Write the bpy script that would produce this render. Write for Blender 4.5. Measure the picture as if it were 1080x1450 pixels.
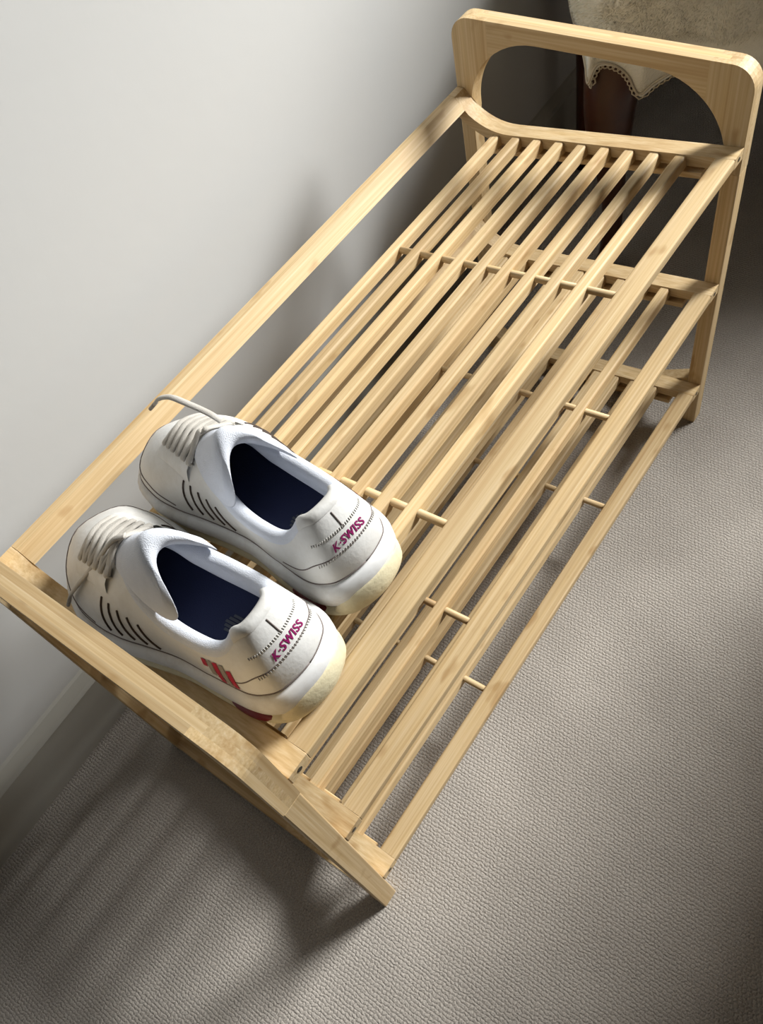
import bpy, bmesh, math, random
from mathutils import Vector, Matrix
from mathutils.bvhtree import BVHTree
random.seed(7)
for o in list(bpy.data.objects): bpy.data.objects.remove(o)
scene = bpy.context.scene
COL = scene.collection

# ------------------------------------------------------------------ camera
CAM = Vector((-0.0357, -0.2350, 0.9940)); YAW, PITCH, ROLL, FPX = 0.8969, -0.9633, -0.3288, 1207.04
d = Vector((math.cos(PITCH)*math.cos(YAW), math.cos(PITCH)*math.sin(YAW), math.sin(PITCH)))
r0 = d.cross(Vector((0, 0, 1))).normalized(); u0 = r0.cross(d)
r1 = math.cos(ROLL)*r0 + math.sin(ROLL)*u0; u1 = -math.sin(ROLL)*r0 + math.cos(ROLL)*u0
cd = bpy.data.cameras.new('camera'); cam = bpy.data.objects.new('camera', cd); COL.objects.link(cam)
m = Matrix((r1, u1, -d)).transposed().to_4x4(); m.translation = CAM; cam.matrix_world = m
cd.sensor_fit = 'VERTICAL'; cd.sensor_height = 36.0; cd.lens = FPX/1450*36.0; cd.clip_start = 0.01
scene.camera = cam

# ------------------------------------------------------------------ light
w = bpy.data.worlds.new('world'); scene.world = w; w.use_nodes = True
w.node_tree.nodes['Background'].inputs[0].default_value = (0.86, 0.92, 1.0, 1)
w.node_tree.nodes['Background'].inputs[1].default_value = 0.022
def area(name, loc, target, sx, sy, power, col):
    l = bpy.data.lights.new(name, 'AREA'); l.shape = 'RECTANGLE'; l.size = sx; l.size_y = sy; l.energy = power; l.color = col; l.spread = math.radians(72)
    o = bpy.data.objects.new(name, l); COL.objects.link(o); o.location = loc
    o.rotation_euler = (Vector(target)-Vector(loc)).to_track_quat('-Z', 'Z').to_euler()
    return o
area('window_daylight', (2.75, -0.90, 2.02), (0.35, 0.20, 0.25), 0.80, 0.95, 38, (1.0, 1.0, 0.975))
scene.view_settings.view_transform = 'Standard'; scene.view_settings.look = 'None'
scene.view_settings.gamma = 1.0; scene.view_settings.exposure = 0.0; scene.view_settings.use_curve_mapping = False

# ------------------------------------------------------------------ materials
def new_mat(name):
    m = bpy.data.materials.new(name); m.use_nodes = True
    nt = m.node_tree; return m, nt, nt.nodes['Principled BSDF']
def N(nt, t, **k):
    n = nt.nodes.new(t)
    for a, b in k.items(): setattr(n, a, b)
    return n
def math_n(nt, op, a, b=None):
    n = N(nt, 'ShaderNodeMath', operation=op)
    for i, v in enumerate((a, b)):
        if v is None: continue
        if isinstance(v, (int, float)): n.inputs[i].default_value = v
        else: nt.links.new(v, n.inputs[i])
    return n.outputs[0]
def ramp(nt, fac, stops):
    r = N(nt, 'ShaderNodeValToRGB'); e = r.color_ramp.elements
    while len(e) < len(stops): e.new(0.5)
    for i, (p, c) in enumerate(stops): e[i].position = p; e[i].color = (*c, 1)
    nt.links.new(fac, r.inputs[0]); return r.outputs[0]
def mix(nt, fac, a, b, mode='MIX'):
    n = N(nt, 'ShaderNodeMix', data_type='RGBA', blend_type=mode)
    for s, v in ((0, fac), (6, a), (7, b)):
        if isinstance(v, (int, float)): n.inputs[s].default_value = v
        elif isinstance(v, tuple): n.inputs[s].default_value = (*v, 1)
        else: nt.links.new(v, n.inputs[s])
    return n.outputs[2]
def bamboo(name, axis, tone=0.92):
    m, nt, b = new_mat(name)
    tc = N(nt, 'ShaderNodeTexCoord'); oi = N(nt, 'ShaderNodeObjectInfo')
    off = N(nt, 'ShaderNodeCombineXYZ')
    rr = math_n(nt, 'MULTIPLY', oi.outputs['Random'], 37.0)
    for i in range(3): nt.links.new(rr, off.inputs[i])
    add = N(nt, 'ShaderNodeVectorMath', operation='ADD'); nt.links.new(tc.outputs['Object'], add.inputs[0]); nt.links.new(off.outputs[0], add.inputs[1])
    def mp(sl, sc):
        mpn = N(nt, 'ShaderNodeMapping'); s = [sc]*3
        if axis in 'XYZ': s['XYZ'.index(axis)] = sl
        mpn.inputs['Scale'].default_value = s; nt.links.new(add.outputs[0], mpn.inputs[0]); return mpn.outputs[0]
    def noise(v, scale, det=3, rough=0.55):
        n = N(nt, 'ShaderNodeTexNoise'); n.inputs['Scale'].default_value = scale; n.inputs['Detail'].default_value = det
        n.inputs['Roughness'].default_value = rough; nt.links.new(v, n.inputs['Vector']); return n.outputs[0]
    fine = noise(mp(6, 420), 1.0, 3)
    strip = noise(mp(1.2, 75), 1.0, 1)
    c = ramp(nt, fine, [(0.25, (0.53*tone, 0.365*tone, 0.175*tone)), (0.55, (0.66*tone, 0.49*tone, 0.275*tone)), (0.8, (0.75*tone, 0.60*tone, 0.39*tone))])
    c2 = ramp(nt, strip, [(0.3, (0.86, 0.80, 0.72)), (0.5, (1, 1, 1)), (0.72, (1.06, 1.04, 0.98))])
    c = mix(nt, 1.0, c, c2, 'MULTIPLY')
    # bamboo knuckles: sparse brown cross bands
    kn = noise(mp(17, 42), 1.0, 2, 0.6)
    kf = ramp(nt, kn, [(0.615, (0, 0, 0)), (0.70, (0.6, 0.6, 0.6))])
    c = mix(nt, kf, c, (0.40*tone, 0.235*tone, 0.09*tone))
    hv = N(nt, 'ShaderNodeHueSaturation')
    hv.inputs['Saturation'].default_value = 1.0
    nt.links.new(math_n(nt, 'ADD', math_n(nt, 'MULTIPLY', oi.outputs['Random'], 0.22), 0.87), hv.inputs['Value'])
    nt.links.new(c, hv.inputs['Color']); nt.links.new(hv.outputs[0], b.inputs['Base Color'])
    b.inputs['Roughness'].default_value = 0.55; b.inputs['Specular IOR Level'].default_value = 0.3
    bp = N(nt, 'ShaderNodeBump'); bp.inputs['Strength'].default_value = 0.12; bp.inputs['Distance'].default_value = 0.0006
    nt.links.new(fine, bp.inputs['Height']); nt.links.new(bp.outputs[0], b.inputs['Normal'])
    return m
def plain(name, col, rough=0.6, bump=0, bscale=200, var=0.0, vcol=None, vscale=8, metallic=0):
    m, nt, b = new_mat(name)
    b.inputs['Base Color'].default_value = (*col, 1); b.inputs['Roughness'].default_value = rough; b.inputs['Metallic'].default_value = metallic
    tc = N(nt, 'ShaderNodeTexCoord')
    if var:
        n = N(nt, 'ShaderNodeTexNoise'); n.inputs['Scale'].default_value = vscale; n.inputs['Detail'].default_value = 6; n.inputs['Roughness'].default_value = 0.65
        nt.links.new(tc.outputs['Object'], n.inputs['Vector'])
        f = ramp(nt, n.outputs[0], [(0.45, (0, 0, 0)), (0.75, (var,)*3)])
        nt.links.new(mix(nt, f, col, vcol or tuple(x*0.6 for x in col)), b.inputs['Base Color'])
    if bump:
        n = N(nt, 'ShaderNodeTexNoise'); n.inputs['Scale'].default_value = bscale; n.inputs['Detail'].default_value = 4
        nt.links.new(tc.outputs['Object'], n.inputs['Vector'])
        bp = N(nt, 'ShaderNodeBump'); bp.inputs['Strength'].default_value = bump; bp.inputs['Distance'].default_value = 0.001
        nt.links.new(n.outputs[0], bp.inputs['Height']); nt.links.new(bp.outputs[0], b.inputs['Normal'])
    return m
def carpet_mat():
    m, nt, b = new_mat('loop_pile_carpet')
    tc = N(nt, 'ShaderNodeTexCoord')
    n = N(nt, 'ShaderNodeTexNoise'); n.inputs['Scale'].default_value = 150; n.inputs['Detail'].default_value = 2
    nt.links.new(tc.outputs['Object'], n.inputs['Vector'])
    sub = N(nt, 'ShaderNodeVectorMath', operation='SUBTRACT'); nt.links.new(n.outputs['Color'], sub.inputs[0]); sub.inputs[1].default_value = (0.5, 0.5, 0.5)
    sc = N(nt, 'ShaderNodeVectorMath', operation='SCALE'); nt.links.new(sub.outputs[0], sc.inputs[0]); sc.inputs['Scale'].default_value = 0.0056
    ad = N(nt, 'ShaderNodeVectorMath', operation='ADD'); nt.links.new(tc.outputs['Object'], ad.inputs[0]); nt.links.new(sc.outputs[0], ad.inputs[1])
    sx = N(nt, 'ShaderNodeSeparateXYZ'); nt.links.new(ad.outputs[0], sx.inputs[0])
    X, Y = sx.outputs[0], sx.outputs[1]
    rib = math_n(nt, 'ABSOLUTE', math_n(nt, 'SINE', math_n(nt, 'MULTIPLY', X, math.pi/0.0040)))
    row = math_n(nt, 'FLOOR', math_n(nt, 'DIVIDE', X, 0.0040))
    ph = math_n(nt, 'ADD', math_n(nt, 'MULTIPLY', Y, math.pi/0.0048), math_n(nt, 'MULTIPLY', row, 1.9))
    loop = math_n(nt, 'ABSOLUTE', math_n(nt, 'SINE', ph))
    hgt = math_n(nt, 'MULTIPLY', math_n(nt, 'ADD', 0.3, math_n(nt, 'MULTIPLY', math_n(nt, 'POWER', rib, 0.6), 0.7)), math_n(nt, 'ADD', 0.3, math_n(nt, 'MULTIPLY', math_n(nt, 'POWER', loop, 0.6), 0.7)))
    n2 = N(nt, 'ShaderNodeTexNoise'); n2.inputs['Scale'].default_value = 620; n2.inputs['Detail'].default_value = 2
    nt.links.new(tc.outputs['Object'], n2.inputs['Vector'])
    h2 = math_n(nt, 'ADD', hgt, math_n(nt, 'MULTIPLY', n2.outputs[0], 0.75))
    n3 = N(nt, 'ShaderNodeTexNoise'); n3.inputs['Scale'].default_value = 9; n3.inputs['Detail'].default_value = 4
    nt.links.new(tc.outputs['Object'], n3.inputs['Vector'])
    base = ramp(nt, n3.outputs[0], [(0.3, (0.385, 0.355, 0.322)), (0.7, (0.460, 0.426, 0.388))])
    yarn = ramp(nt, n2.outputs[0], [(0.3, (0.72, 0.71, 0.70)), (0.7, (1.18, 1.17, 1.16))])
    nt.links.new(mix(nt, 1.0, base, yarn, 'MULTIPLY'), b.inputs['Base Color'])
    b.inputs['Roughness'].default_value = 0.95
    b.inputs['Specular IOR Level'].default_value = 0.1
    bp = N(nt, 'ShaderNodeBump'); bp.inputs['Strength'].default_value = 0.62; bp.inputs['Distance'].default_value = 0.0018
    nt.links.new(h2, bp.inputs['Height']); nt.links.new(bp.outputs[0], b.inputs['Normal'])
    return m
M = {}
for ax in 'XYZ': M['b'+ax] = bamboo('bamboo_grain_'+ax.lower(), ax)
M['bE'] = bamboo('bamboo_end_grain', 'end')
M['carpet'] = carpet_mat()
M['wall'] = plain('matt_white_wall_paint', (0.57, 0.575, 0.57), 0.85, 0.15, 60, 0.12, (0.53, 0.525, 0.51), 5)
M['skirting'] = plain('grey_satin_skirting_paint', (0.42, 0.41, 0.37), 0.55, 0.05, 60)
M['leather'] = plain('worn_white_leather', (0.74, 0.735, 0.715), 0.5, 0.25, 260, 0.6, (0.52, 0.48, 0.41), 24)
M['midsole'] = plain('scuffed_white_rubber', (0.74, 0.74, 0.735), 0.55, 0.1, 150, 0.75, (0.46, 0.42, 0.36), 32)
M['yellowed'] = plain('yellowed_rubber', (0.72, 0.65, 0.44), 0.65, 0.4, 260, 0.6, (0.50, 0.40, 0.24), 34)
M['lining'] = plain('pale_grey_mesh_lining', (0.70, 0.73, 0.80), 0.9, 0.6, 1200, 0.25, (0.5, 0.52, 0.56), 60)
M['navy'] = plain('navy_insole_cloth', (0.012, 0.018, 0.060), 0.85, 0.3, 900)
M['lace'] = plain('grubby_white_lace', (0.54, 0.51, 0.46), 0.85, 0.5, 1500, 0.6, (0.34, 0.31, 0.27), 50)
M['red'] = plain('dark_red_plastic', (0.15, 0.008, 0.012), 0.45)
M['dark'] = plain('dark_groove', (0.06, 0.04, 0.03), 0.8)
M['seam'] = plain('grey_seam_thread', (0.16, 0.13, 0.12), 0.8)
M['stitch'] = plain('pale_grey_thread', (0.58, 0.56, 0.52), 0.8)
M['purple'] = plain('magenta_purple_print', (0.26, 0.006, 0.11), 0.5)
M['redprint'] = plain('crimson_print', (0.42, 0.012, 0.035), 0.5)
M['greyprint'] = plain('warm_grey_print', (0.30, 0.26, 0.22), 0.5)
M['insoleprint'] = plain('faded_grey_print', (0.07, 0.075, 0.09), 0.8)
M['mahogany'] = plain('dark_mahogany', (0.055, 0.016, 0.007), 0.3, 0.1, 60, 0.6, (0.02, 0.006, 0.003), 20)
M['fleece'] = plain('cream_fleece', (0.84, 0.81, 0.70), 0.95, 1.0, 420, 0.3, (0.74, 0.70, 0.58), 30)
M['lacework'] = plain('ecru_crochet', (0.52, 0.45, 0.34), 0.9, 0.4, 900)
M['ebony'] = plain('black_stained_wood', (0.008, 0.006, 0.005), 0.5)
M['steel'] = plain('dull_dark_metal', (0.10, 0.085, 0.06), 0.5, metallic=0.6)

# ------------------------------------------------------------------ helpers
def obj(name, verts, faces, mat, parent=None, smooth=False):
    me = bpy.data.meshes.new(name); me.from_pydata([tuple(v) for v in verts], [], faces); me.update()
    bm = bmesh.new(); bm.from_mesh(me); bmesh.ops.recalc_face_normals(bm, faces=bm.faces); bm.to_mesh(me); bm.free()
    if smooth: me.polygons.foreach_set('use_smooth', [True]*len(me.polygons))
    me.materials.append(mat)
    o = bpy.data.objects.new(name, me); COL.objects.link(o)
    if parent: o.parent = parent
    return o
def from_bm(name, bm, mat, parent=None, smooth=False, angle=None):
    bmesh.ops.recalc_face_normals(bm, faces=bm.faces)
    me = bpy.data.meshes.new(name); bm.to_mesh(me); bm.free()
    if smooth:
        me.polygons.foreach_set('use_smooth', [True]*len(me.polygons))
    me.materials.append(mat)
    o = bpy.data.objects.new(name, me); COL.objects.link(o)
    if parent: o.parent = parent
    return o
def empty(name, loc, label, cat, group=None):
    o = bpy.data.objects.new(name, None); COL.objects.link(o); o.location = loc; o.empty_display_size = 0.05
    o['label'] = label; o['category'] = cat
    if group: o['group'] = group
    return o
def box_bm(lo, hi, bev=0.0, seg=2):
    bm = bmesh.new(); bmesh.ops.create_cube(bm, size=1.0)
    for v in bm.verts: v.co = Vector([(lo[i]+hi[i])/2 + v.co[i]*(hi[i]-lo[i]) for i in range(3)])
    if bev: bmesh.ops.bevel(bm, geom=list(bm.edges), offset=bev, segments=seg, affect='EDGES', profile=0.5)
    return bm
def extrude_poly(pts, axis, a, b, bev=0.0):
    """pts 2D polygon in the two axes other than `axis`, extruded from a to b."""
    bm = bmesh.new(); ix = 'XYZ'.index(axis); oth = [i for i in range(3) if i != ix]
    def mk(p, t):
        v = [0, 0, 0]; v[ix] = t; v[oth[0]] = p[0]; v[oth[1]] = p[1]; return bm.verts.new(v)
    A = [mk(p, a) for p in pts]; B = [mk(p, b) for p in pts]
    fa = bm.faces.new(A); fb = bm.faces.new(B[::-1]); n = len(pts)
    for i in range(n): bm.faces.new((A[i], A[(i+1) % n], B[(i+1) % n], B[i]))
    if bev:
        es = list(fa.edges)+list(fb.edges)
        bmesh.ops.bevel(bm, geom=es, offset=bev, segments=2, affect='EDGES', profile=0.5)
    return bm
def tube(path, rad, seg=8, flat=1.0, up=Vector((0, 0, 1)), cap=True):
    """verts, faces of a swept ellipse; rad may be list; flat scales along `up`."""
    path = [Vector(p) for p in path]; V = []; F = []; n = len(path)
    for i, p in enumerate(path):
        t = (path[min(i+1, n-1)]-path[max(i-1, 0)]).normalized()
        upv = up[i] if isinstance(up, list) else up
        s = t.cross(upv)
        if s.length < 1e-5: s = t.cross(Vector((1, 0, 0)))
        s.normalize(); nn = s.cross(t).normalized(); r = rad[i] if isinstance(rad, (list, tuple)) else rad
        for k in range(seg):
            a = 2*math.pi*k/seg; V.append(p + s*math.cos(a)*r + nn*math.sin(a)*r*flat)
    for i in range(n-1):
        for k in range(seg):
            k2 = (k+1) % seg; F.append((i*seg+k, i*seg+k2, (i+1)*seg+k2, (i+1)*seg+k))
    if cap: F.append(tuple(range(seg))[::-1]); F.append(tuple((n-1)*seg+k for k in range(seg)))
    return V, F
def catmull(P, m, closed=False):
    P = [Vector(p) for p in P]; n = len(P); out = []
    rng = n if closed else n-1
    for i in range(rng):
        g = (lambda k: P[k % n]) if closed else (lambda k: P[max(0, min(n-1, k))])
        a, b, c, e = g(i-1), g(i), g(i+1), g(i+2)
        for j in range(m):
            t = j/m
            out.append(0.5*((2*b)+(c-a)*t+(2*a-5*b+4*c-e)*t*t+(3*b-a-3*c+e)*t**3))
    if not closed: out.append(P[-1])
    return out

# ------------------------------------------------------------------ room
WS = 0.038                                    # the wall runs a touch off the rack's length
def wy(x, off=0.0): return 0.4265 + WS*x + off
def wall_strip(name, prof, mat, x0, x1, kind='structure'):
    V = []; n = len(prof)
    for x in (x0, x1):
        for (dy, z) in prof: V.append((x, wy(x, dy), z))
    F = [(i, (i+1) % n, n+(i+1) % n, n+i) for i in range(n)] + [tuple(range(n)), tuple(range(n, 2*n))[::-1]]
    o = obj(name, V, F, mat); o['kind'] = kind; return o
wall = wall_strip('wall_left', [(0.014, -0.02), (0.014, 2.5), (0.12, 2.5), (0.12, -0.02)], M['wall'], -1.6, 3.2)
base = wall_strip('baseboard_left', [(0, 0), (0, 0.090), (0.004, 0.094), (0.011, 0.107), (0.014, 0.110), (0.014, 0.0)], M['skirting'], -1.6, 3.2)
fl = from_bm('floor', box_bm((-1.6, -2.2, -0.05), (3.2, 0.62, 0.0)), M['carpet']); fl['kind'] = 'structure'

# ------------------------------------------------------------------ rack
D, L, T, H = 0.338, 0.7334, 0.0197, 0.5125
Z = (0.4328, 0.2555, 0.0798); B = 0.0214; RW = 0.0204; HB = 0.0124; LW = 0.0180; TR = 0.0175; SL = 0.127
rack = empty('shoe_rack', (L/2, D/2, 0), 'three-tier pale bamboo shoe rack with slatted shelves and arched end frames, standing on carpet', 'shoe rack')
rackloc = Vector((L/2, D/2, 0))
def rk(o, world=True):
    o.parent = rack; o.location = Vector(o.location) - rackloc; return o
RO, RI = 0.024, 0.087
def arc(cx, cz, r, a0, a1, n):
    return [(cx+r*math.cos(math.radians(a0+(a1-a0)*i/n)), cz+r*math.sin(math.radians(a0+(a1-a0)*i/n))) for i in range(n+1)]
zc = H-TR-RI; yc = LW+RI
for (xa, xb) in ((-T, 0.0), (L, L+T)):
    # straight legs
    zl = 0.40
    for (ya, yb) in ((0, LW), (D-LW, D)):
        rk(from_bm('leg', box_bm((xa, ya, 0.0), (xb, yb, zl), 0.0012), M['bZ']))
    # corner pieces with the big inner arch: three laminations, finger-jointed to the legs and the top rail
    inner_first = xa < 0
    cuts = [0.0, 0.36, 0.66, 1.0]
    rails = []
    for k in range(3):
        f0, f1 = cuts[k], cuts[k+1]
        if inner_first: la, lb = xb-(xb-xa)*f1, xb-(xb-xa)*f0
        else: la, lb = xa+(xb-xa)*f0, xa+(xb-xa)*f1
        yj = (0.046, 0.030, 0.040)[k]                       # where the corner meets the top rail
        ang = math.degrees(math.acos((yj-yc)/RI))
        c1 = [(0, zl), (0, H-RO)] + arc(RO, H-RO, RO, 180, 90, 8)[1:] + [(yj, H)] + arc(yc, zc, RI, ang, 180, 12) + [(LW, zl)]
        for mirr in (False, True):
            cp = [(D-y, z) for y, z in c1] if mirr else c1
            rk(from_bm('corner_lamination', extrude_poly(cp, 'X', la, lb), M['bZ'] if k != 1 else M['bE']))
        arcl = arc(yc, zc, RI, 90, ang, 6)
        pr = [(yj, H), (D-yj, H)] + [(D-p[0], p[1]) for p in arcl[::-1]] + arcl
        rk(from_bm('top_rail_lamination', extrude_poly(pr, 'X', la, lb), M['bY']))
    # floor-level stretcher that closes the end frame
    sp = [(LW-0.001, 0.060), (0.050, 0.040), (0.085, 0.014), (0.13, 0.001), (D-LW+0.001, 0.001), (D-LW+0.001, 0.021), (0.14, 0.022), (0.10, 0.034), (0.062, 0.060), (LW-0.001, 0.085)]
    rk(from_bm('floor_stretcher', extrude_poly(sp, 'X', xa+0.0005, xb-0.0005, 0.001), M['bY']))
def shelf_prof():
    top = [(0.0, 0.0), (0.03, -0.03*SL)]
    y = 0.257; top += [(0.12, -0.12*SL), (y, -y*SL)]
    R = 0.0765; a0 = -math.atan(SL); cy, cz = y - R*math.sin(a0), -y*SL + R*math.cos(a0)
    for i in range(1, 9):
        a = a0 + (math.radians(41)-a0)*i/8; top.append((cy+R*math.sin(a), cz-R*math.cos(a)))
    top += [(0.3285, -0.0012), (0.3375, -0.0012)]
    bot = []
    for i, (py, pz) in enumerate(top[:-2]):
        q0, q1 = top[max(i-1, 0)], top[min(i+1, len(top)-2)]
        t = Vector((q1[0]-q0[0], q1[1]-q0[1])).normalized()
        bot.append((py + t.y*HB if i else py, pz - t.x*HB))
    bot += [(0.3375, -0.0150)]
    return top + bot[::-1]
PROF = shelf_prof()
W_SL, H_SL = 0.0118, 0.0128
sp = []                                   # eased top edges, straight sides, flat bottom
for cy_, a0 in ((W_SL/2-0.0024, 0), (-W_SL/2+0.0024, 90)):
    sp += arc(cy_, -0.0024, 0.0024, a0, a0+90, 4)
sp += [(-W_SL/2, -H_SL+0.0010), (-W_SL/2+0.0010, -H_SL), (W_SL/2-0.0010, -H_SL), (W_SL/2, -H_SL+0.0010)]
slat_bm = extrude_poly(sp, 'X', B-0.003, L-B+0.003); bmesh.ops.recalc_face_normals(slat_bm, faces=slat_bm.faces)
slat_me = bpy.data.meshes.new('slat'); slat_bm.to_mesh(slat_me); slat_bm.free(); slat_me.materials.append(M['bX'])
slat_me.polygons.foreach_set('use_smooth', [False]*len(slat_me.polygons))
tilt = -math.atan(SL)
for zi, z in enumerate(Z):
    for (xa, xb) in ((0.0, B), (L-B, L)):
        o = from_bm('shelf_bracket', extrude_poly([(y, z+q) for y, q in PROF], 'X', xa, xb, 0.0010), M['bY']); rk(o)
        xm = (xa+xb)/2
        V, F = tube([(xm, 0.0006, z-HB/2), (xm, -0.0004, z-HB/2)], 0.0024, 10)
        s = obj('screw_hole', V, F, M['steel']); s.parent = o  # dark disc standing in for the shade inside a screw hole
    # cleats that carry the slat ends
    for (xa, xb) in ((0.0, B+0.004), (L-B-0.004, L)):
        pts = [(0.03, z-0.03*SL-0.0165), (0.285, z-0.285*SL-0.0165), (0.285, z-0.285*SL-0.0235), (0.03, z-0.03*SL-0.0235)]
        rk(from_bm('slat_cleat', extrude_poly(pts, 'X', xa, xb, 0.0008), M['bY']))
    # front rail
    bm = box_bm((B, 0.0, z-HB), (L-B, RW, z))
    for v in bm.verts:
        if v.co.y > RW/2: v.co.z -= RW*SL
    tope = [e for e in bm.edges if abs(e.verts[0].co.x-e.verts[1].co.x) > 0.1]
    bmesh.ops.bevel(bm, geom=tope, offset=0.0022, segments=3, affect='EDGES', profile=0.5)
    rk(from_bm('front_rail', bm, M['bX']))
    # raised back rail
    pts = [(0.3155, z-0.0146), (0.3285, z-0.0010), (0.3375, z-0.0012), (0.3375, z-0.0150), (0.3245, z-0.0235)]
    rk(from_bm('back_rail', extrude_poly(pts, 'X', B, L-B, 0.0), M['bX']))
    for i in range(9):
        y = 0.0552 + 0.0276*i
        o = bpy.data.objects.new('slat', slat_me); COL.objects.link(o)
        o.location = (0, y, z - y*SL - 0.0012); o.rotation_euler = (tilt, 0, 0); rk(o)
    for x in (0.2275, 0.5085):
        ys = (RW-0.004, 0.0552+0.0276*8+0.006)
        V, F = tube([(x, y, z - y*SL - 0.0066) for y in ys], 0.0037, 12)
        rk(obj('dowel', V, F, M['bY'], smooth=True))

# ------------------------------------------------------------------ shoes
# keys: s, bottom (x, lateral half width, medial half width), rim (x, half width, z)
KEYS = [
 (0.00, (0.004, 0.0, 0.0),      (0.018, 0.0, 0.0940)),
 (0.05, (0.010, 0.0235, 0.0225),  (0.0205, 0.0135, 0.0930)),
 (0.085, (0.020, 0.0325, 0.0312), (0.0290, 0.0205, 0.0885)),
 (0.115, (0.032, 0.0368, 0.0350), (0.0400, 0.0275, 0.0735)),
 (0.14, (0.046, 0.0382, 0.0358), (0.0500, 0.0325, 0.0675)),
 (0.18, (0.070, 0.0390, 0.0350), (0.070, 0.0350, 0.0645)),
 (0.24, (0.105, 0.0395, 0.033), (0.100, 0.0350, 0.0665)),
 (0.29, (0.135, 0.0440, 0.036), (0.124, 0.0310, 0.0755)),
 (0.34, (0.165, 0.0490, 0.041), (0.141, 0.0240, 0.0840)),
 (0.39, (0.195, 0.0500, 0.047), (0.151, 0.0160, 0.0885)),
 (0.43, (0.225, 0.0445, 0.049), (0.155, 0.0105, 0.0900)),
 (0.47, (0.255, 0.0250, 0.040), (0.157, 0.0050, 0.0905)),
 (0.50, (0.271, -0.006, 0.006), (0.158, 0.0, 0.0905))]
def rings(mir):
    """closed key loops (bottom, rim) going heel -> lateral -> toe -> medial; local +y is the wearer's left."""
    g = -1.0 if mir else 1.0
    bot, rim, ss = [], [], []
    for s, b, t in KEYS:
        bot.append(Vector((b[0], g*b[1], 0))); rim.append(Vector((t[0], g*t[1], t[2]))); ss.append(s)
    for s, b, t in KEYS[-2:0:-1]:
        bot.append(Vector((b[0], -g*b[2], 0))); rim.append(Vector((t[0], -g*t[1], t[2]))); ss.append(1-s)
    return bot, rim, ss
class Shoe:
    def __init__(self, mir, origin, a, lift=0.0):
        self.mir = mir; self.bot, self.rim, self.ss = rings(mir)
        n = len(self.ss)
        fw = Vector((-math.sin(a), math.cos(a), -SL)).normalized(); lf = Vector((0, 0, 1)).cross(fw).normalized(); up = fw.cross(lf)
        m = Matrix((fw, lf, up)).transposed().to_4x4(); m.translation = Vector(origin) + up*lift; self.mw = m
    def ev(self, loop, s):
        ss = self.ss; n = len(ss); s = s % 1.0
        i = max(k for k in range(n) if ss[k] <= s+1e-9)
        s0 = ss[i]; s1 = ss[i+1] if i+1 < n else 1.0; t = (s-s0)/(s1-s0)
        def tan(k):
            k0, k1 = (k-1) % n, (k+1) % n
            sa = ss[k0]-(1 if k0 > k else 0); sb = ss[k1]+(1 if k1 < k else 0)
            return (loop[k1]-loop[k0])/(sb-sa)
        j = (i+1) % n; hseg = s1-s0
        return loop[i]*(2*t**3-3*t*t+1) + tan(i)*hseg*(t**3-2*t*t+t) + loop[j]*(-2*t**3+3*t*t) + tan(j)*hseg*(t**3-t*t)
    def z0(self, x): return 0.034 - 0.010*min(1, max(0, (x-0.06)/0.12))       # feather line
    def zg(self, x): return 0.011*max(0, (x-0.20)/0.075)**2 + 0.004*max(0, (0.03-x)/0.03)**2   # toe spring
    def surf(self, s, k):
        P0 = self.ev(self.bot, s); P0 = Vector((P0.x, P0.y, self.z0(P0.x)+self.zg(P0.x))); P3 = self.ev(self.rim, s)
        h = Vector((P0.x-P3.x, P0.y-P3.y, 0)); dz = P3.z-P0.z
        out = Vector((P0.x-0.12 if P0.x < 0.07 or P0.x > 0.17 else 0, P0.y*1.6, 0)); out = out.normalized() if out.length > 1e-6 else Vector((1, 0, 0))
        P1 = P0 + Vector((0, 0, 0.40*dz)) + out*0.003
        P2 = P3 + h*0.52 + Vector((0, 0, -0.24*dz)) + out*0.001
        # heel bulges out below the collar
        hb = max(0.0, 1-P0.x/0.045); P1 += out*0.004*hb; P2 += out*0.002*hb
        t = k; u = 1-t
        return P0*u**3 + P1*3*u*u*t + P2*3*u*t*t + P3*t**3
    def nrm(self, s, k):
        e = 1e-3; a = self.surf(s+e, k)-self.surf(s-e, k); b = self.surf(s, min(1, k+e))-self.surf(s, max(0, k-e))
        n = a.cross(b).normalized(); c = self.surf(s, k)
        ref = c - Vector((min(max(c.x, 0.06), 0.2), 0, 0.03))
        return n if n.dot(ref) > 0 else -n
    def on(self, s, k, off=0.0005): return self.surf(s, k) + self.nrm(s, k)*off
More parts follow.
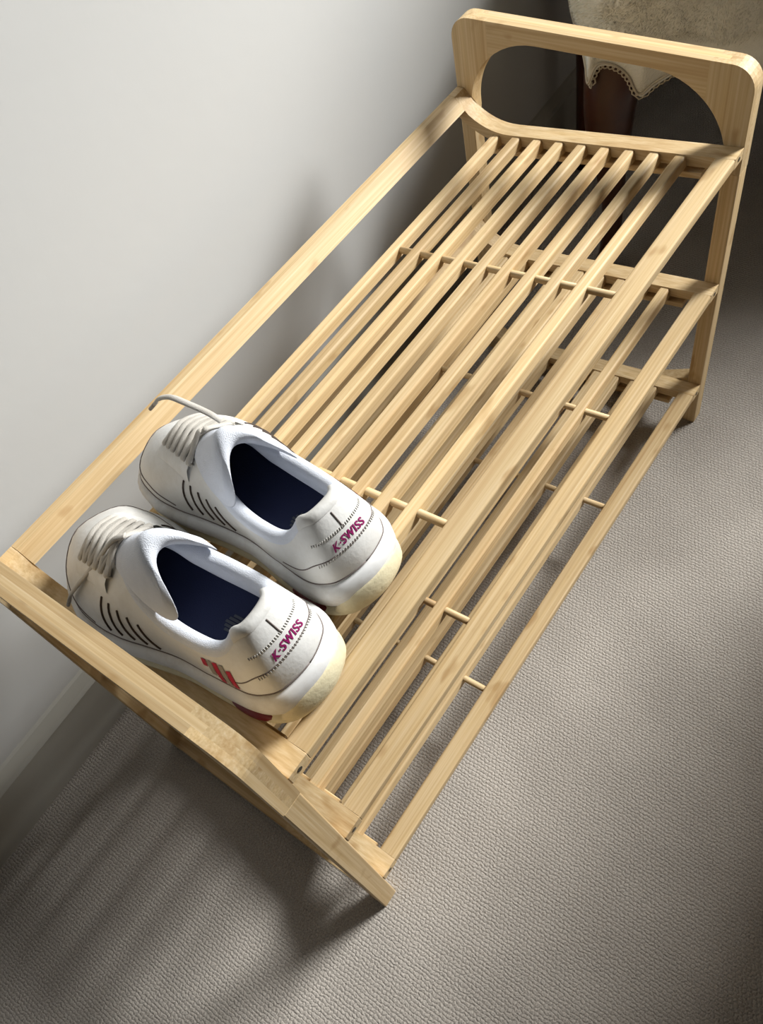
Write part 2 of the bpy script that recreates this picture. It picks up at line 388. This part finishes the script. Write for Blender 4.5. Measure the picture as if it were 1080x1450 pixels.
def build_shoe(mir, origin, a, label, lace_free):
    S = Shoe(mir, origin, a)
    root = empty('tennis_shoe', (0, 0, 0), label, 'shoe')
    root.matrix_world = S.mw
    NS, NK = 120, 18
    def part(name, V, F, mat, parent=root, smooth=True, sub=0):
        o = obj(name, V, F, mat, parent, smooth)
        if sub: md = o.modifiers.new('s', 'SUBSURF'); md.levels = sub; md.render_levels = sub
        return o
    # ---- upper
    V = [S.surf(i/NS, k/NK) for k in range(NK+1) for i in range(NS)]
    F = [(k*NS+i, k*NS+(i+1) % NS, (k+1)*NS+(i+1) % NS, (k+1)*NS+i) for k in range(NK) for i in range(NS)]
    upper = part('upper', V, F, M['leather'])
    bvh = BVHTree.FromPolygons([tuple(v) for v in V], F)
    def drop(x, y, off=0.0):
        h = bvh.ray_cast(Vector((x, y, 0.3)), Vector((0, 0, -1)))
        return h[0] + h[1]*(off if h[1].z > 0 else -off) if h[0] else Vector((x, y, 0.06))
    # ---- lining: rolls over the rim and goes down to the insole
    rows = []
    for i in range(NS):
        s = i/NS; Tm = S.ev(S.rim, s); c = Vector((min(max(Tm.x, 0.06), 0.12), 0, Tm.z)); inn = Vector((c.x-Tm.x, c.y-Tm.y, 0)).normalized()
        heel = min(s, 1-s); sm = lambda a, b: (lambda t: t*t*(3-2*t))(max(0.0, min(1.0, (heel-a)/(b-a))))
        rr = 0.0046 + 0.0016*sm(0.08, 0.14) - 0.0034*sm(0.28, 0.40)
        col = []
        for q in range(7):
            an = math.pi*(1-q/6); col.append(Tm + inn*(rr+rr*math.cos(an)) + Vector((0, 0, rr*0.9*math.sin(an))))
        Bt = S.ev(S.bot, s); I = Vector((min(Bt.x, 0.215), Bt.y*0.80, 0.036)); I.x = 0.10+(I.x-0.10)*0.90
        st = col[-1]; bul = 0.002+0.004*sm(0.05, 0.12)*(1-sm(0.24, 0.34))
        c1 = st + inn*bul*0.6 + Vector((0, 0, -0.018)); c2 = I + Vector((0, 0, 0.012))
        for q in range(1, 9):
            t = q/8; u = 1-t; col.append(st*u**3+c1*3*u*u*t+c2*3*u*t*t+I*t**3)
        rows.append(col)
    nr = len(rows[0]); V = [rows[i][k] for k in range(nr) for i in range(NS)]
    F = [(k*NS+i, k*NS+(i+1) % NS, (k+1)*NS+(i+1) % NS, (k+1)*NS+i) for k in range(nr-1) for i in range(NS)]
    part('collar_lining', V, F, M['lining'])
    # leather heel tab folded over the collar
    hs = [i for i in range(-11, 12)]; V = []
    for i in hs:
        col = rows[i % NS]; cen = (col[0]+col[6])/2
        for q in range(0, 7):
            p = col[q]; V.append(p + (p-cen).normalized()*0.0007)
    F = [(a*7+q, a*7+q+1, (a+1)*7+q+1, (a+1)*7+q) for a in range(len(hs)-1) for q in range(6)]
    part('heel_tab', V, F, M['leather'])
    # ---- insole
    V = [rows[i][-1]+Vector((0, 0, -0.0)) for i in range(NS)]; cen = Vector((0.1, 0, 0.0335))
    V2 = [cen+(v-cen)*f + Vector((0, 0, -0.0)) for f in (1.04, 0.9, 0.6, 0.3) for v in V]
    for v in V2: v.z = 0.0362 + 0.0035*min(1, ((v.y)/0.03)**2)
    F = [(k*NS+i, k*NS+(i+1) % NS, (k+1)*NS+(i+1) % NS, (k+1)*NS+i) for k in range(3) for i in range(NS)] + [tuple(3*NS+i for i in range(NS))]
    ins = part('insole', V2, F, M['navy'])
    for q in range(5):                                   # faded striped shield on the insole
        yy = -0.0060+0.0030*q; ln = [0.006, 0.009, 0.011, 0.009, 0.006][q]
        x0 = 0.080
        bm = box_bm((x0-ln, yy-0.0010, 0.0365), (x0+ln*0.7, yy+0.0010, 0.0371)); o = from_bm('insole_mark', bm, M['insoleprint'], ins)
    # ---- midsole and outsole
    def sole(name, z_lo, z_hi, grow, mat, s_rng=None, xs=None):
        prof = [(0.0, 0.0), (0.0, 0.12), (0.7, 0.3), (1.0, 0.5), (1.0, 0.75), (0.55, 0.93), (0.0, 1.0), (-1.3, 0.97)]
        V = []
        for (g, hz) in prof:
            for i in range(NS):
                s = i/NS; b = S.ev(S.bot, s); e = 2e-3
                tg = S.ev(S.bot, s+e)-S.ev(S.bot, s-e); nn = Vector((tg.y, -tg.x, 0)).normalized()
                if nn.dot(b-Vector((0.13, 0, 0))) < 0: nn = -nn
                zl, zh = z_lo(b.x), z_hi(b.x)
                V.append(Vector((b.x, b.y, 0)) + nn*(grow[0]+(grow[1]-grow[0])*g) + Vector((0, 0, zl+(zh-zl)*hz+S.zg(b.x)*(1 if xs is None else xs))))
        n = len(prof)
        F = [(k*NS+i, k*NS+(i+1) % NS, (k+1)*NS+(i+1) % NS, (k+1)*NS+i) for k in range(n-1) for i in range(NS)]
        F += [tuple(range(NS))[::-1]]
        return part(name, V, F, mat)
    mid = sole('midsole', lambda x: 0.0065, lambda x: S.z0(x)+0.0035, (0.0015, 0.0068), M['midsole'])
    # groove line above the midsole
    pts = [S.on(i/NS, 0.085, 0.0002) for i in range(NS+1)]
    V, F = tube(pts, 0.0006, 5); part('sole_seam', V, F, M['seam'], upper)
    sole('outsole', lambda x: 0.0004, lambda x: 0.0085, (0.002, 0.0066), M['yellowed'], xs=1)
    # yellowed heel cup wrapping up the back of the midsole
    V = []; ns = 36; hp = [(0.0015, 0.001), (0.0040, 0.005), (0.0062, 0.012), (0.0064, 0.019), (0.0052, 0.0255), (0.0030, 0.029), (0.0, 0.029)]
    for (g, z) in hp:
        for i in range(ns+1):
            f = -1+2*i/ns; s = 0.082*f; b = S.ev(S.bot, s); e = 2e-3
            tg = S.ev(S.bot, s+e)-S.ev(S.bot, s-e); nn = Vector((tg.y, -tg.x, 0)).normalized()
            if nn.dot(b-Vector((0.13, 0, 0))) < 0: nn = -nn
            fall = 1-abs(f)**3; zz = 0.002+(z-0.002)*(0.30+0.70*fall)
            V.append(Vector((b.x, b.y, 0)) + nn*(0.0030+g*(0.35+0.65*fall)) + Vector((0, 0, zz+S.zg(b.x)*0.6)))
    F = [(k*(ns+1)+i, k*(ns+1)+i+1, (k+1)*(ns+1)+i+1, (k+1)*(ns+1)+i) for k in range(len(hp)-1) for i in range(ns)]
    part('heel_bumper', V, F, M['yellowed'])
    # dark red shank under the arch, both sides
    for sd in (1, -1):
        pts = []
        for q in range(13):
            s = sd*(0.095+0.075*q/12); b = S.ev(S.bot, s); e = 2e-3; tg = S.ev(S.bot, s+e)-S.ev(S.bot, s-e); nn = Vector((tg.y, -tg.x, 0)).normalized()
            if nn.dot(b-Vector((0.13, 0, 0))) < 0: nn = -nn
            pts.append(Vector((b.x, b.y, 0.0062)) + nn*0.0034)
        V, F = tube(pts, [0.0005+0.0040*math.sin(math.pi*q/12)**0.5 for q in range(13)], 8); part('arch_shank', V, F, M['red'])
    # ---- tongue: thick padded pad
    nu, nv = 14, 16
    cl = catmull([(0.205, 0, 0.066), (0.185, 0, 0.078), (0.165, 0, 0.089), (0.147, 0, 0.1005), (0.130, 0, 0.113), (0.1185, 0, 0.1255)], 4)
    nv = len(cl)-1; G = []
    for side in (0, 1):
        for v in range(nv+1):
            f = v/nv; c = cl[v]; t = (cl[min(v+1, nv)]-cl[max(v-1, 0)]).normalized(); n = Vector((-t.z, 0, t.x)); n = n if n.z > 0 else -n
            q_ = max(0.0, min(1.0, (f-0.25)/0.5)); hw = 0.011+0.020*q_*q_*(3-2*q_); g = max(0.0, (f-0.72)/0.28); hw *= 0.45+0.55*math.sqrt(max(0.0, 1-g*g))
            th = 0.0040 + 0.0062*max(0, f-0.35)/0.65
            edge_v = math.sqrt(max(0.16, 1-max(0.0, (f-0.86)/0.14)**2))
            for u in range(nu+1):
                uu = math.sin(math.pi/2*(-1+2*u/nu)); pr = max(0.75, math.sqrt(max(0.0, 1-uu**6)))
                wq = (uu*hw/0.031)**2; lat = uu*(-1 if mir else 1); p = c + Vector((-0.010*f*f-(0.040+0.010*lat)*f*f*wq, uu*hw-(0.003 if not mir else -0.003)*f, -(0.006+(0.034-0.002*lat)*f)*wq-0.001*lat*f*f))
                G.append(p + n*(th*pr*edge_v)*(1 if side == 0 else -1))
    m_ = (nu+1)*(nv+1); F = []
    for v in range(nv):
        for u in range(nu):
            q = v*(nu+1)+u; F.append((q, q+1, q+nu+2, q+nu+1)); q += m_; F.append((q+nu+1, q+nu+2, q+1, q))
    for v in range(nv):
        for u in (0, nu): q = v*(nu+1)+u; F.append((q, q+nu+1, q+nu+1+m_, q+m_))
    for u in range(nu):
        for v in (0, nv): q = v*(nu+1)+u; F.append((q, q+1, q+1+m_, q+m_))
    part('tongue', G, F, M['lining'], sub=1)
    # ---- eyestay flaps beside the throat
    for sd in (1, -1):
        V = []; nv = 18
        for off in (0.0012, -0.0005):
            for v in range(nv+1):
                f = v/nv; x = 0.212-0.049*f
                for (y, o2) in ((0.0135+0.004*f, 0.6), (0.0165+0.0045*f, 1.9), (0.0235+0.005*f, 2.2), (0.029+0.004*f, 0.6)):
                    p = drop(x, sd*y); V.append(p + Vector((0.0, sd*0.2, 1)).normalized()*(off*o2+0.0006*o2))
        F = []; m_ = (nv+1)*4
        for v in range(nv):
            for u in range(3):
                q = v*4+u; F.append((q, q+1, q+5, q+4))
        part('eyestay', V[:m_], F, M['leather'])
    # ---- laces
    eye = []
    for q in range(6):
        f = q/5; x = 0.208-0.046*f
        eye.append([drop(x, sd*(0.018+0.0035*f), 0.0030) for sd in (1, -1)])
    def lace(path, r=0.0027, name='lace', fl=0.45, sub=6):
        P = catmull(path, sub); V, F = tube(P, r, 8, fl); return part(name, V, F, M['lace'])
    for q in range(6):
        a0, b0 = eye[q]; mid_ = (a0+b0)/2 + Vector((0, 0, 0.0065))
        if q == 0: lace([a0-Vector((0, 0, 0.003)), a0+Vector((0, 0, 0.001)), mid_, b0+Vector((0, 0, 0.001)), b0-Vector((0, 0, 0.003))])
        else:
            for sd in (0, 1):
                a1, b1 = eye[q-1][sd], eye[q][1-sd]
                mm = (a1+b1)/2 + Vector((0, 0, 0.0075+0.002*sd))
                lace([a1-Vector((0, 0, 0.003)), a1+Vector((0, 0, 0.0015)), mm, b1+Vector((0, 0, 0.0015)), b1-Vector((0, 0, 0.003))])
    # knot and free ends
    k0 = (eye[5][0]+eye[5][1])/2 + Vector((0, 0, 0.0135))
    lace([eye[5][0], k0+Vector((0.002, 0.004, 0)), k0, k0+Vector((-0.002, -0.004, 0.001)), eye[5][1]], 0.0030)
    for path in lace_free:
        p = [Vector(q) for q in path]; o = lace(p, 0.0028, 'lace', 0.5, 8)
        e0, e1 = p[-2], p[-1]; dr = (e1-e0).normalized()
        V, F = tube([e1-dr*0.003, e1+dr*0.012], 0.0016, 8); part('aglet', V, F, M['greyprint'], o)
    # ---- five dark grooves each side
    sgn = 1
    for base_s in (0.0, 1.0):
        for q in range(5):
            pts = []
            for j in range(9):
                f = j/8; s = 0.262+0.0215*q+0.030*f; k = 0.22+0.42*f
                pts.append(S.on(s if base_s == 0 else 1-s, k, 0.0003))
            V, F = tube(pts, [0.0009]*9, 6); part('side_stripe', V, F, M['dark'], upper)
    # toe cap seam, heel counter seams
    def seam(fn, n, r, mat, name, nearby=upper):
        V, F = tube([fn(i/n) for i in range(n+1)], r, 5); part(name, V, F, mat, nearby)
    seam(lambda f: S.on(0.385+0.23*f, 0.16+0.10*math.sin(math.pi*f), 0.0001), 60, 0.0006, M['seam'], 'toe_seam')
    seam(lambda f: S.on(-0.155+0.31*f, 0.36+0.11*math.sin(math.pi*f)**1.0, 0.0001), 60, 0.0005, M['seam'], 'heel_seam')
    seam(lambda f: S.on(0.0, 0.70+0.26*f, 0.0001), 10, 0.0006, M['seam'], 'heel_seam')
    for dk in (0.40, 0.70):
        for q in range(30):                                    # stitches on the heel counter
            s = -0.075+0.15*q/29; kk = dk+ (0.07 if dk < 0.5 else 0.02)*math.cos(s/0.075*math.pi/2)
            V, F = tube([S.on(s, kk-0.018, 0.0003), S.on(s+0.001, kk+0.018, 0.0003)], 0.00032, 4); part('stitch', V, F, M['stitch'], upper)
    # ---- heel lettering
    tcu = bpy.data.curves.new('t', 'FONT'); tcu.body = 'K\u00b7SWISS'; tcu.size = 1.0; tcu.resolution_u = 4; tcu.offset = 0.030; tcu.shear = 0.12; tcu.space_character = 1.12
    to = bpy.data.objects.new('t', tcu); COL.objects.link(to); bpy.context.view_layer.update()
    me = to.to_mesh(); bm = bmesh.new(); bm.from_mesh(me); to.to_mesh_clear(); bpy.data.objects.remove(to); bpy.data.curves.remove(tcu)
    bmesh.ops.triangulate(bm, faces=bm.faces)
    bmesh.ops.subdivide_edges(bm, edges=[e for e in bm.edges if e.calc_length() > 0.25], cuts=2)
    bmesh.ops.triangulate(bm, faces=bm.faces)
    xs = [v.co.x for v in bm.verts]; x0, x1 = min(xs), max(xs); ys = [v.co.y for v in bm.verts]; y0, y1 = min(ys), max(ys)
    # from behind, left is the wearer's left: local +y.
    S0 = -0.036 if mir else 0.036
    V = []
    for v in bm.verts:
        fx = (v.co.x-x0)/(x1-x0); fy = (v.co.y-y0)/(y1-y0)
        V.append(S.on(S0*(1-2*fx), 0.50+0.115*fy+0.035*math.cos((fx-0.5)*math.pi), 0.0004))
    F = [tuple(v.index for v in f.verts) for f in bm.faces]; bm.free()
    part('brand_lettering', V, F, M['purple'], upper, smooth=False)
    # ---- striped shield on the outer side of the heel
    prof = [(0.55, 1.0), (0.18, 1.0), (0.0, 1.0), (0.10, 0.98), (0.38, 0.88)]
    cs, ck = 0.148, 0.50
    for q in range(5):
        s0 = cs + 0.050*(0.5-q/5); s1 = s0-0.0084
        lo, hi = [(0.66, 1.0), (0.34, 1.0), (0.08, 0.98), (0.0, 0.92), (0.06, 0.74)][q]
        V = []; 
        for f in range(7):
            for ss_ in (s0, (s0+s1)/2, s1): V.append(S.on(ss_, ck+0.70*(lo+(hi-lo)*f/6-0.5), 0.0006))
        F = [(f*3+j, f*3+j+1, f*3+j+4, f*3+j+3) for f in range(6) for j in range(2)]
        part('shield_logo', V, F, M['redprint'] if q % 2 == 0 else M['greyprint'], upper, smooth=False)
    return S, root
def plane_z(y): return Z[0] - y*SL
def put(x, y): return (x, y, plane_z(y)+0.0004)
near_free = [[(0.156, -0.004, 0.103), (0.166, 0.003, 0.100), (0.181, 0.017, 0.085), (0.198, 0.033, 0.069), (0.211, 0.044, 0.056), (0.219, 0.047, 0.046)]]
far_free = [[(0.148, -0.012, 0.106), (0.157, -0.009, 0.114), (0.174, -0.004, 0.121), (0.190, -0.001, 0.1225), (0.204, 0.003, 0.118), (0.211, 0.006, 0.112)]]
build_shoe(False, put(0.067, 0.012), math.radians(2.2), 'worn white leather tennis shoe beside the arched bamboo end frame, striped shield on its side', near_free)
build_shoe(True, put(0.150, 0.026), math.radians(-6.0), 'worn white leather tennis shoe whose free lace end reaches over the raised bamboo rail', far_free)

# ------------------------------------------------------------------ stool behind the rack, turned 35 degrees, one corner towards it
from mathutils import noise as mnoise
stool = empty('upholstered_stool', (0.957, 0.252, 0), 'stool with cream fleece seat cover, crochet edging and dark curved wooden legs beyond the rack', 'stool')
stool.rotation_euler = (0, 0, math.radians(35))
def st(o): o.parent = stool; return o
bm = bmesh.new(); bmesh.ops.create_cube(bm, size=1.0)
bmesh.ops.subdivide_edges(bm, edges=list(bm.edges), cuts=40, use_grid_fill=True)
hx, hy, hz = 0.178, 0.250, 0.064
for v in bm.verts:
    c = v.co*2.0
    e = 7.0; n = max((abs(c.x)**e+abs(c.y)**e+abs(c.z)**2.6)**(1/e), 1e-6)
    q = Vector((c.x/n*hx, c.y/n*hy, c.z/n*hz))
    dn = mnoise.noise(q*14)*0.006 + mnoise.noise(q*45)*0.0030 + mnoise.noise(q*130)*0.0016
    v.co = q*(1+dn/0.2) + Vector((0.131, -0.206, 0.425))
seat_bvh = [(f.calc_center_median(), f.normal.copy()) for f in bm.faces]
seat = st(from_bm('seat_cover', bm, M['fleece'], smooth=True))
rnd = random.Random(5); V = []; F = []
for c, nn in seat_bvh:
    if nn.z < -0.3: continue
    for _ in range(9):
        t1 = Vector((rnd.uniform(-1, 1), rnd.uniform(-1, 1), rnd.uniform(-1, 1))); t1 = (t1-nn*t1.dot(nn)).normalized()
        p = c + t1*rnd.uniform(0, 0.012); t2 = nn.cross(t1)
        flow = Vector((0.25, 0.45, -0.35))+Vector((mnoise.noise(p*22), mnoise.noise(p*22+Vector((9, 0, 0))), 0))*0.9
        ln = rnd.uniform(0.003, 0.0065); tip = p + (nn*0.55+flow*0.9).normalized()*ln; mid_ = p+nn*ln*0.42+flow*ln*0.2
        b = len(V); V += [p+t2*0.0005, p-t2*0.0005, mid_-t2*0.0004, mid_+t2*0.0004, tip]; F += [(b, b+1, b+2, b+3), (b+3, b+2, b+4)]
o = obj('fleece_pile', V, F, M['fleece'], seat, True); o['kind'] = 'stuff'
# cover cloth hanging below the seat, dipping to points, edged with crochet loops
HEM = [(0.300, 0.038, 0.362), (0.200, 0.038, 0.352), (0.120, 0.038, 0.348), (0.060, 0.038, 0.360), (0.010, 0.038, 0.366), (-0.020, 0.037, 0.358), (-0.036, 0.036, 0.345),
       (-0.038, 0.029, 0.364), (-0.038, 0.020, 0.370), (-0.038, 0.003, 0.364), (-0.038, -0.013, 0.348), (-0.038, -0.028, 0.320), (-0.038, -0.045, 0.331), (-0.038, -0.062, 0.340), (-0.038, -0.085, 0.350),
       (-0.038, -0.11, 0.344), (-0.038, -0.14, 0.330), (-0.038, -0.17, 0.320), (-0.038, -0.20, 0.332), (-0.038, -0.25, 0.344), (-0.038, -0.31, 0.334), (-0.038, -0.38, 0.322), (-0.038, -0.42, 0.352)]
pts = catmull(HEM, 5); n = len(pts); V = []
for p in pts: V.append(p); V.append(Vector((p.x, p.y, 0.405)))
o = st(obj('hem_cloth', V, [(2*i, 2*i+1, 2*i+3, 2*i+2) for i in range(n-1)], M['fleece'], smooth=True))
md = o.modifiers.new('s', 'SOLIDIFY'); md.thickness = 0.003; md.offset = 0
seg = [(pts[i+1]-pts[i]).length for i in range(n-1)]; tot = sum(seg)
def at_len(s):
    for i in range(n-1):
        if s <= seg[i]:
            return pts[i].lerp(pts[i+1], s/seg[i] if seg[i] else 0), (pts[i+1]-pts[i]).normalized()
        s -= seg[i]
    return pts[-1], (pts[-1]-pts[-2]).normalized()
loops = int(tot/0.0076); path = []
for i in range(loops*8+1):
    ph = 2*math.pi*i/8; b, tg = at_len(tot*i/(loops*8)); dn = Vector((0, 0, -1)); out = tg.cross(dn).normalized()
    side = tg.cross(out).normalized()
    path.append(b + tg*0.0040*math.cos(ph) + side*0.0056*math.sin(ph) + out*0.0022)
V, F = tube(path, 0.0011, 5, up=Vector((0.7, -0.7, 0.05))); st(obj('crochet_edging', V, F, M['lacework'], smooth=True))
V, F = tube([p+Vector((-0.002, 0.002, 0.004)) for p in pts], 0.0016, 5); st(obj('crochet_band', V, F, M['lacework'], smooth=True))
def cab_leg(cx, cy, sx, sy, front=True):
    """cabriole leg: square knee, tapering S curve to a small pad foot; rear legs are plain and straight."""
    if front: pf = [(0.385, 0.000, 0.033), (0.35, 0.002, 0.035), (0.31, 0.004, 0.035), (0.26, 0.005, 0.031), (0.20, 0.000, 0.023), (0.14, -0.006, 0.0175), (0.09, -0.008, 0.0145), (0.04, -0.003, 0.0135), (0.018, 0.004, 0.016), (0.004, 0.006, 0.019), (0.0, 0.006, 0.017)]
    else: pf = [(0.385, 0, 0.019), (0.25, 0, 0.018), (0.12, 0, 0.0165), (0.0, 0.003, 0.015)]
    P = catmull(pf, 4); V = []; sg = 16
    for p in P:
        z, o_, r = p
        for k in range(sg):
            a = 2*math.pi*k/sg; c, s_ = math.cos(a), math.sin(a); e = 0.75
            V.append((cx+sx*o_+r*math.copysign(abs(c)**e, c), cy+sy*o_+r*math.copysign(abs(s_)**e, s_), max(z, 0)))
    m_ = len(P); F = [(i*sg+k, i*sg+(k+1) % sg, (i+1)*sg+(k+1) % sg, (i+1)*sg+k) for i in range(m_-1) for k in range(sg)]
    F += [tuple(range(sg)), tuple((m_-1)*sg+k for k in range(sg))]
    return st(obj('leg', V, F, M['mahogany'], smooth=True))
cab_leg(0, 0, -1, 1); cab_leg(0, -0.412, -1, -1); cab_leg(0.278, 0, 1, 1, False); cab_leg(0.278, -0.412, 1, -1, False)
ap = [(-0.38, 0.385), (-0.03, 0.385), (-0.03, 0.335)] + [(-0.03-0.35*t/12, 0.335+0.020*math.sin(math.pi*t/12)) for t in range(1, 12)] + [(-0.38, 0.335)]
for xa in (-0.012, 0.268): st(from_bm('apron', extrude_poly(ap, 'X', xa, xa+0.02), M['mahogany']))
for ya in (-0.010, -0.422): st(from_bm('apron', extrude_poly([(0.03, 0.385), (0.262, 0.385), (0.262, 0.34), (0.03, 0.335)], 'Y', ya, ya+0.02), M['mahogany']))

# ------------------------------------------------------------------ added furniture out of view, placed to shade the far corner and front carpet
chest = empty('shade_chest', (1.82, 0.1, 0), 'tall dark wooden chest of drawers with round knobs added out of view behind the stool to shade the far corner', 'chest of drawers')  # added blocker keeping window light off the far wall
hl = Vector((1.82, 0.1, 0))
def put_in(o, root, loc): o.parent = root; o.location = Vector(o.location)-loc; return o
put_in(from_bm('carcass', box_bm((1.60, -0.27, 0.0), (2.02, 0.46, 1.00), 0.006), M['mahogany']), chest, hl)
put_in(from_bm('top_board', box_bm((1.58, -0.285, 1.0005), (2.03, 0.47, 1.025), 0.006), M['mahogany']), chest, hl)
for q in range(5):
    dr = put_in(from_bm('drawer', box_bm((1.588, -0.24, 0.04+0.188*q), (1.5995, 0.43, 0.215+0.188*q), 0.004), M['mahogany']), chest, hl)
    for y in (-0.10, 0.29):
        V, F = tube([(1.588, y, 0.128+0.188*q), (1.578, y, 0.128+0.188*q), (1.572, y, 0.128+0.188*q), (1.564, y, 0.128+0.188*q)], [0.008, 0.008, 0.016, 0.011], 12)
        k = obj('knob', V, F, M['steel'], smooth=True); k.parent = dr; k.location = Vector((0, 0, 0))-Vector((0, 0, 0)); k.matrix_parent_inverse = Matrix.Translation(hl)@Matrix.Translation(-hl)
shade_bed = empty('shade_bed', (-0.05, -0.95, 0), 'bed with plain beige cover, added out of view to shade the front carpet', 'shade_bed')  # added out of view so its edge shades the front carpet
bl = Vector((-0.05, -0.95, 0))
M['cover'] = plain('beige_bed_cover', (0.42, 0.37, 0.31), 0.95, 0.5, 300)
put_in(from_bm('base', box_bm((-1.20, -1.38, 0.06), (0.93, -0.375, 0.28), 0.01), M['cover']), shade_bed, bl)
put_in(from_bm('mattress', box_bm((-1.21, -1.39, 0.281), (0.95, -0.36, 0.50), 0.03, 4), M['cover'], smooth=True), shade_bed, bl)
for x in (-1.1, 0.82):
    for y in (-1.3, -0.5): put_in(from_bm('leg', box_bm((x-0.025, y-0.025, 0.0), (x+0.025, y+0.025, 0.0595)), M['mahogany']), shade_bed, bl)

cab = empty('shade_cabinet', (1.82, -0.42, 0), 'narrow dark wooden cabinet added out of view to shade the far carpet', 'cabinet')  # lower added blocker, shades the carpet at the rack's far end
al = Vector((1.82, -0.42, 0))
put_in(from_bm('carcass', box_bm((1.62, -0.545, 0.0), (2.00, -0.292, 0.91), 0.005), M['mahogany']), cab, al)
put_in(from_bm('top_board', box_bm((1.605, -0.555, 0.9105), (2.01, -0.288, 0.93), 0.004), M['mahogany']), cab, al)
dr = put_in(from_bm('door', box_bm((1.609, -0.530, 0.08), (1.6195, -0.308, 0.88), 0.003), M['mahogany']), cab, al)
V, F = tube([(1.609, -0.335, 0.55), (1.600, -0.335, 0.55), (1.594, -0.335, 0.55), (1.588, -0.335, 0.55)], [0.006, 0.006, 0.012, 0.008], 12)
obj('knob', V, F, M['steel'], dr, True)
